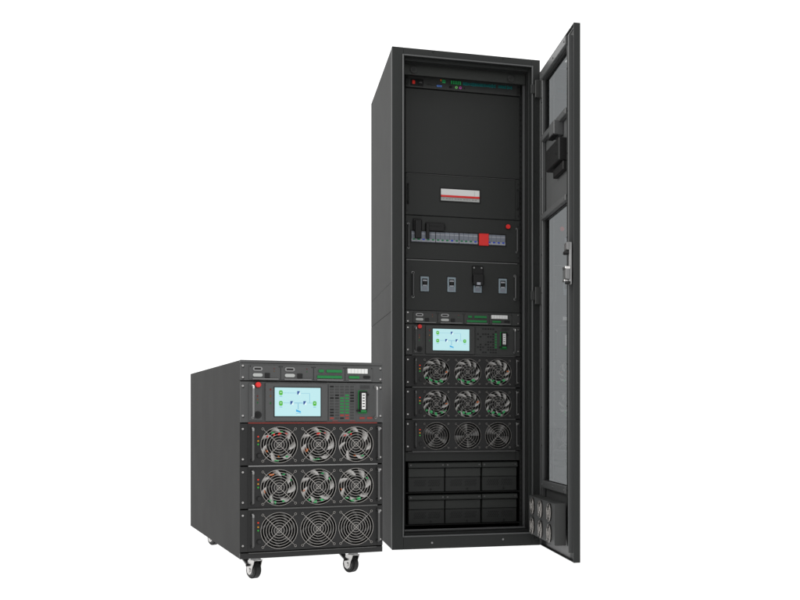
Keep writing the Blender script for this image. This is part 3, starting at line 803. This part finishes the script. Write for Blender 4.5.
# bracket and display housing on the inside of the door
def rng(p0, p1, q0, q1):
    """s range from px, z range from py measured at px mid"""
    s0 = DQ(p0, 150)[0]; s1 = DQ(p1, 150)[0]; xm = (p0+p1)/2
    return s0, s1, DQ(xm, q1)[1], DQ(xm, q0)[1]
s0, s1, a_, b_ = rng(556.5, 561.5, 123, 137.5); mb = MB(); mb.box(s0, s1, -.030, .0078, a_, b_, 'dooredge', .002); mb.box(s0-.004, s1, -.034, -.012, a_-.003, a_+.004, 'black', .001); DM(mb).build('cable_bracket', door)
s0, s1, a_, b_ = rng(552.5, 565.6, 144.2, 166.5); mb = MB(); mb.box(s0, s1, -.026, .0078, a_, b_, 'black', .003)
s0, s1, a2, b2 = rng(555.5, 565.6, 166, 174.8); mb.box(s0, s1, -.010, .0078, a2, b2, 'black', .002)
mb.cyl((s1-.04, -.0272, b_-.02), (0,1,0), .003, .003, 'dark', 10); mb.cyl((s1-.04, -.0272, a_+.03), (0,1,0), .003, .003, 'dark', 10)
DM(mb).build('display_housing', door)
# latch
sx = DQ(573.4, 270)[0]
def zd(px, py): return DQ(px, py)[1]
mb = MB(); mb.box(sx-.012, sx+.006, -.016, -.006, zd(570,291), zd(570,249), 'dullsteel', .002)
mb.box(sx-.040, sx+.006, -.026, -.012, zd(570,257), zd(570,249), 'latchmetal', .004, 2)
mb.box(sx-.040, sx+.004, -.030, -.012, zd(570,260.5), zd(570,257.3), 'black', .002)
mb.box(sx-.045, sx+.008, -.030, -.012, zd(570,286), zd(570,274), 'latchmetal', .005, 2)
mb.box(sx-.036, sx+.010, -.033, -.012, zd(570,275.8), zd(570,273), 'steel', .002)
mb.box(sx-.040, sx-.01, -.032, -.012, zd(570,287.8), zd(570,285.5), 'steel', .002)
mb.box(sx-.016, sx+.008, -.028, -.012, zd(570,290.5), zd(570,287.8), 'black', .002)
DM(mb).build('latch', door)
# hinges
for py in (89, 294, 531):
    z = FW(540, py)[1]
    hl = .036 if py < 531 else .018
    mb = MB(); mb.box(TW-.024, TW+.010, -.020, -.001, z-hl, z+hl, 'panel_dark' if py < 531 else 'black', .002)
    mb.cyl((TW+.004, -.022, z), (0,0,1), .006, hl*2.1, 'panel_dark' if py < 531 else 'black', 14, bev=.001)
    if py < 531: mb.box(TW-.040, TW-.024, -.010, -.0008, z-hl*.5, z+hl*.5, 'panel_dark', .001)
    mb.build('hinge', cab)
# fan tray fixed to the inside of the door: its own part of the cabinet, with fans as sub-parts
b0 = DQ(567.0, 544.5); b1 = DQ(567.0, 504.2)
fs1 = b0[0]+.04; fz0, fz1 = b0[1]-.012, b1[1]-.006; fs0 = .045; FD = -.056
mb = MB(); mb.box(fs0, fs1, FD+.001, -.013, fz0, fz1, 'panel_dark', .0015)
mb.box(fs0+.0015, fs1-.0015, FD, FD+.0008, fz0+.0015, fz1-.0015, 'dooredge')
tray = DM(mb).build('fan_tray', cab)
FR = min((fs1-fs0)/3, (fz1-fz0)/2)*.43
ca, sa = math.cos(DANG), math.sin(DANG)
for i in range(3):
    for j in range(2):
        cx = fs0+(fs1-fs0)*(i+.5)/3; cz = fz0+(fz1-fz0)*(j+.5)/2
        mb = MB()
        mb.cyl((cx, FD-.0008, cz), (0,1,0), FR, .0014, 'gasket', 30)
        mb.cyl((cx, FD-.0022, cz), (0,1,0), FR*.34, .003, 'hub', 20)
        for b in range(7):
            a = 2*PI*(b+.3*i)/7; pts = []
            for (rr_, da) in ((.34,0), (.65,.20), (.95,.45), (.95,.95), (.65,.72), (.34,.5)):
                pts.append((cx+FR*rr_*math.cos(a+da), FD-.0016, cz+FR*rr_*math.sin(a+da)))
            mb.prism(pts, (0,-.001,0), 'blade_dark')
        for q in (0,2,4,5): mb.ring((cx, FD-.006, cz), FR*(.2+.8*q/5), .0010, 'wire', 30, 5)
        for sg in (1, -1):
            e = FR*.80; mb.tube([(cx-e*sg, FD-.007, cz+e), (cx, FD-.007, cz), (cx+e*sg, FD-.007, cz-e)], .0014, 'wire', False, 5)
        DM(mb).build('fan', tray)

# ================================================================== THE LOW UPS ON CASTERS
UW, UD, UH, UC = .4637, 1.2249, .6345, .0746
ULOC = (-1.0887, 3.4933, 0.); UYAW = .4638
ups = thing('mobile_power_unit', 'low dark grey power cabinet on casters standing in front of the tall one', 'power cabinet', ULOC, UYAW)
z0u = UC; z1u = UC+UH
px_m = UH/201.
ztu = z1u-3.3*px_m                  # top of the comm row
mb = MB()
mb.box(.0, .0022, .003, UD, z0u, z1u-.001, 'side2', .0008)
mb.build('side_panel', ups)
mb = MB(); mb.box(UW-.0022, UW, .003, UD, z0u, z1u-.001, 'side2', .0008); mb.build('side_panel', ups)
mb = MB(); mb.box(.0024, UW-.0024, .004, UD-.002, z1u-.005, z1u-.0012, 'side2', .0008)
mb.build('top_panel', ups)
mb = MB(); mb.box(.0024, UW-.0024, UD-.006, UD-.001, z0u+.002, z1u-.006, 'side2', .0008); mb.build('back_panel', ups)
mb = MB(); mb.box(.0024, UW-.0024, .004, UD-.007, z0u+.0005, z0u+.006, 'dark', .001); mb.build('base_plate', ups)
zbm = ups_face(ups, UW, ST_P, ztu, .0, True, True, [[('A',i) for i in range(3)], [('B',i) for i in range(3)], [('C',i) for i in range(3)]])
mb = MB(); mb.box(0, UW, .0, .02, ztu+.0008, z1u, 'panel', .0012); mb.build('top_trim', ups)
mb = MB(); mb.box(0, UW, .0, .02, z0u, zbm-.0015, 'module', .0012)
mb.box(UW*.055, UW*.955, -.004, -.0002, zbm-.0035, zbm-.001, 'ledge_dark', .0008)
mb.build('bottom_trim', ups)

def caster():
    root_mb = MB()
    hgt = UC
    R = .0285
    # swivel plate and head
    root_mb.box(-.026, .026, -.026, .026, hgt-.004, hgt-.0005, 'dullsteel', .001)
    root_mb.cyl((0,0,hgt-.009), (0,0,1), .016, .010, 'dullsteel', 20, bev=.001)
    top = root_mb.build('caster', ups)
    w = .0235
    mb = MB()
    yc = .012
    for sx in (-1, 1):
        x = sx*w*.62
        mb.prism([(x, -.014, hgt-.013), (x, .018, hgt-.013), (x, yc+.015, R+.006), (x, yc+.012, R-.009), (x, yc, R-.016), (x, yc-.012, R-.009), (x, yc-.016, R+.006)], (sx*.0025,0,0), 'steel')
        mb.cyl((sx*(w*.62+.0035), yc, R), (1,0,0), .0075, .004, 'steel', 14, bev=.001)
    mb.box(-w*.62-.002, w*.62+.002, -.015, .019, hgt-.0155, hgt-.0130, 'steel', .0008)
    mb.build('fork', top)
    mb = MB(); mb.cyl((0, yc, R), (1,0,0), R, w, 'rubber', 36, bev=.003); mb.cyl((0, yc, R), (1,0,0), R*.6, w+.0012, 'ledge', 24)
    mb.build('wheel', top)
    mb = MB()
    mb.box(-.011, .011, .016, .052, hgt-.024, hgt-.018, 'dullsteel', .0015, mat=Matrix.Translation((-.012,.016,hgt-.03)) @ Matrix.Rotation(.62, 4, 'X') @ Matrix.Translation((0,-.016,-(hgt-.02))))
    mb.cyl((-.012, .016, hgt-.03), (1,0,0), .004, .026, 'black', 12)
    mb.build('brake_lever', top)
    return top
c0 = caster()
spots = ((.062,.075,.42), (UW-.080,.075,.50), (.085,UD-.10,.45), (UW-.075,UD-.10,.3))
for i, (x, y, a) in enumerate(spots):
    o = c0 if i == 0 else copy_tree(c0, ups)
    o.location = (x, y, 0); o.rotation_euler = (0,0,a)

# ================================================================== WHITE FLOOR (made translucent so the white world washes out shadows) 
def opal():
    m = bpy.data.materials.new('shadowless_white'); m.use_nodes = True
    nt = m.node_tree; nt.nodes.clear()
    out = nt.nodes.new('ShaderNodeOutputMaterial'); mx = nt.nodes.new('ShaderNodeMixShader'); mx.inputs[0].default_value = .82
    d = nt.nodes.new('ShaderNodeBsdfDiffuse'); d.inputs['Color'].default_value = (.93,.93,.93,1)
    t = nt.nodes.new('ShaderNodeBsdfTranslucent'); t.inputs['Color'].default_value = (.96,.96,.96,1)
    nt.links.new(d.outputs[0], mx.inputs[1]); nt.links.new(t.outputs[0], mx.inputs[2]); nt.links.new(mx.outputs[0], out.inputs['Surface'])
    return m
M['opal'] = opal()
mb = MB(); mb.poly([(-30,-20,0),(30,-20,0),(30,60,0),(-30,60,0)], 'opal')
fl = mb.build('floor'); fl['kind'] = 'structure'; fl['label'] = 'seamless white floor under both cabinets'

# ================================================================== LIGHT, WORLD, CAMERA
w = bpy.data.worlds.new('World'); sc.world = w; w.use_nodes = True
bg = w.node_tree.nodes['Background']; bg.inputs[0].default_value = (1,1,1,1); bg.inputs[1].default_value = 1.35
ld = bpy.data.lights.new('key_softbox', 'AREA'); ld.shape = 'RECTANGLE'; ld.size = 2.2; ld.size_y = 2.6; ld.energy = 155; ld.color = (1,.985,.965)
lo = bpy.data.objects.new('key_softbox', ld); COL.objects.link(lo)
tgt = Vector((-.9, 4.3, 1.0)); dirn = Vector((-.87,-.22,.42)).normalized()
lo.location = tgt+dirn*4.2
lo.rotation_euler = (-dirn).to_track_quat('-Z', 'Y').to_euler()

cd = bpy.data.cameras.new('camera'); cam = bpy.data.objects.new('camera', cd); COL.objects.link(cam)
cam.location = (0,0,.5227); cam.rotation_euler = (PI/2,0,0)
cd.sensor_width = 36; cd.lens = 1100.13/800*36
cd.shift_x = (400-582.87)/800; cd.shift_y = (418.37-300)/800
cd.clip_start = .05; cd.clip_end = 200
sc.camera = cam
sc.view_settings.view_transform = 'Standard'; sc.view_settings.look = 'None'
sc.view_settings.exposure = 0; sc.view_settings.gamma = 1
sc.cycles.max_bounces = 8; sc.cycles.transparent_max_bounces = 16
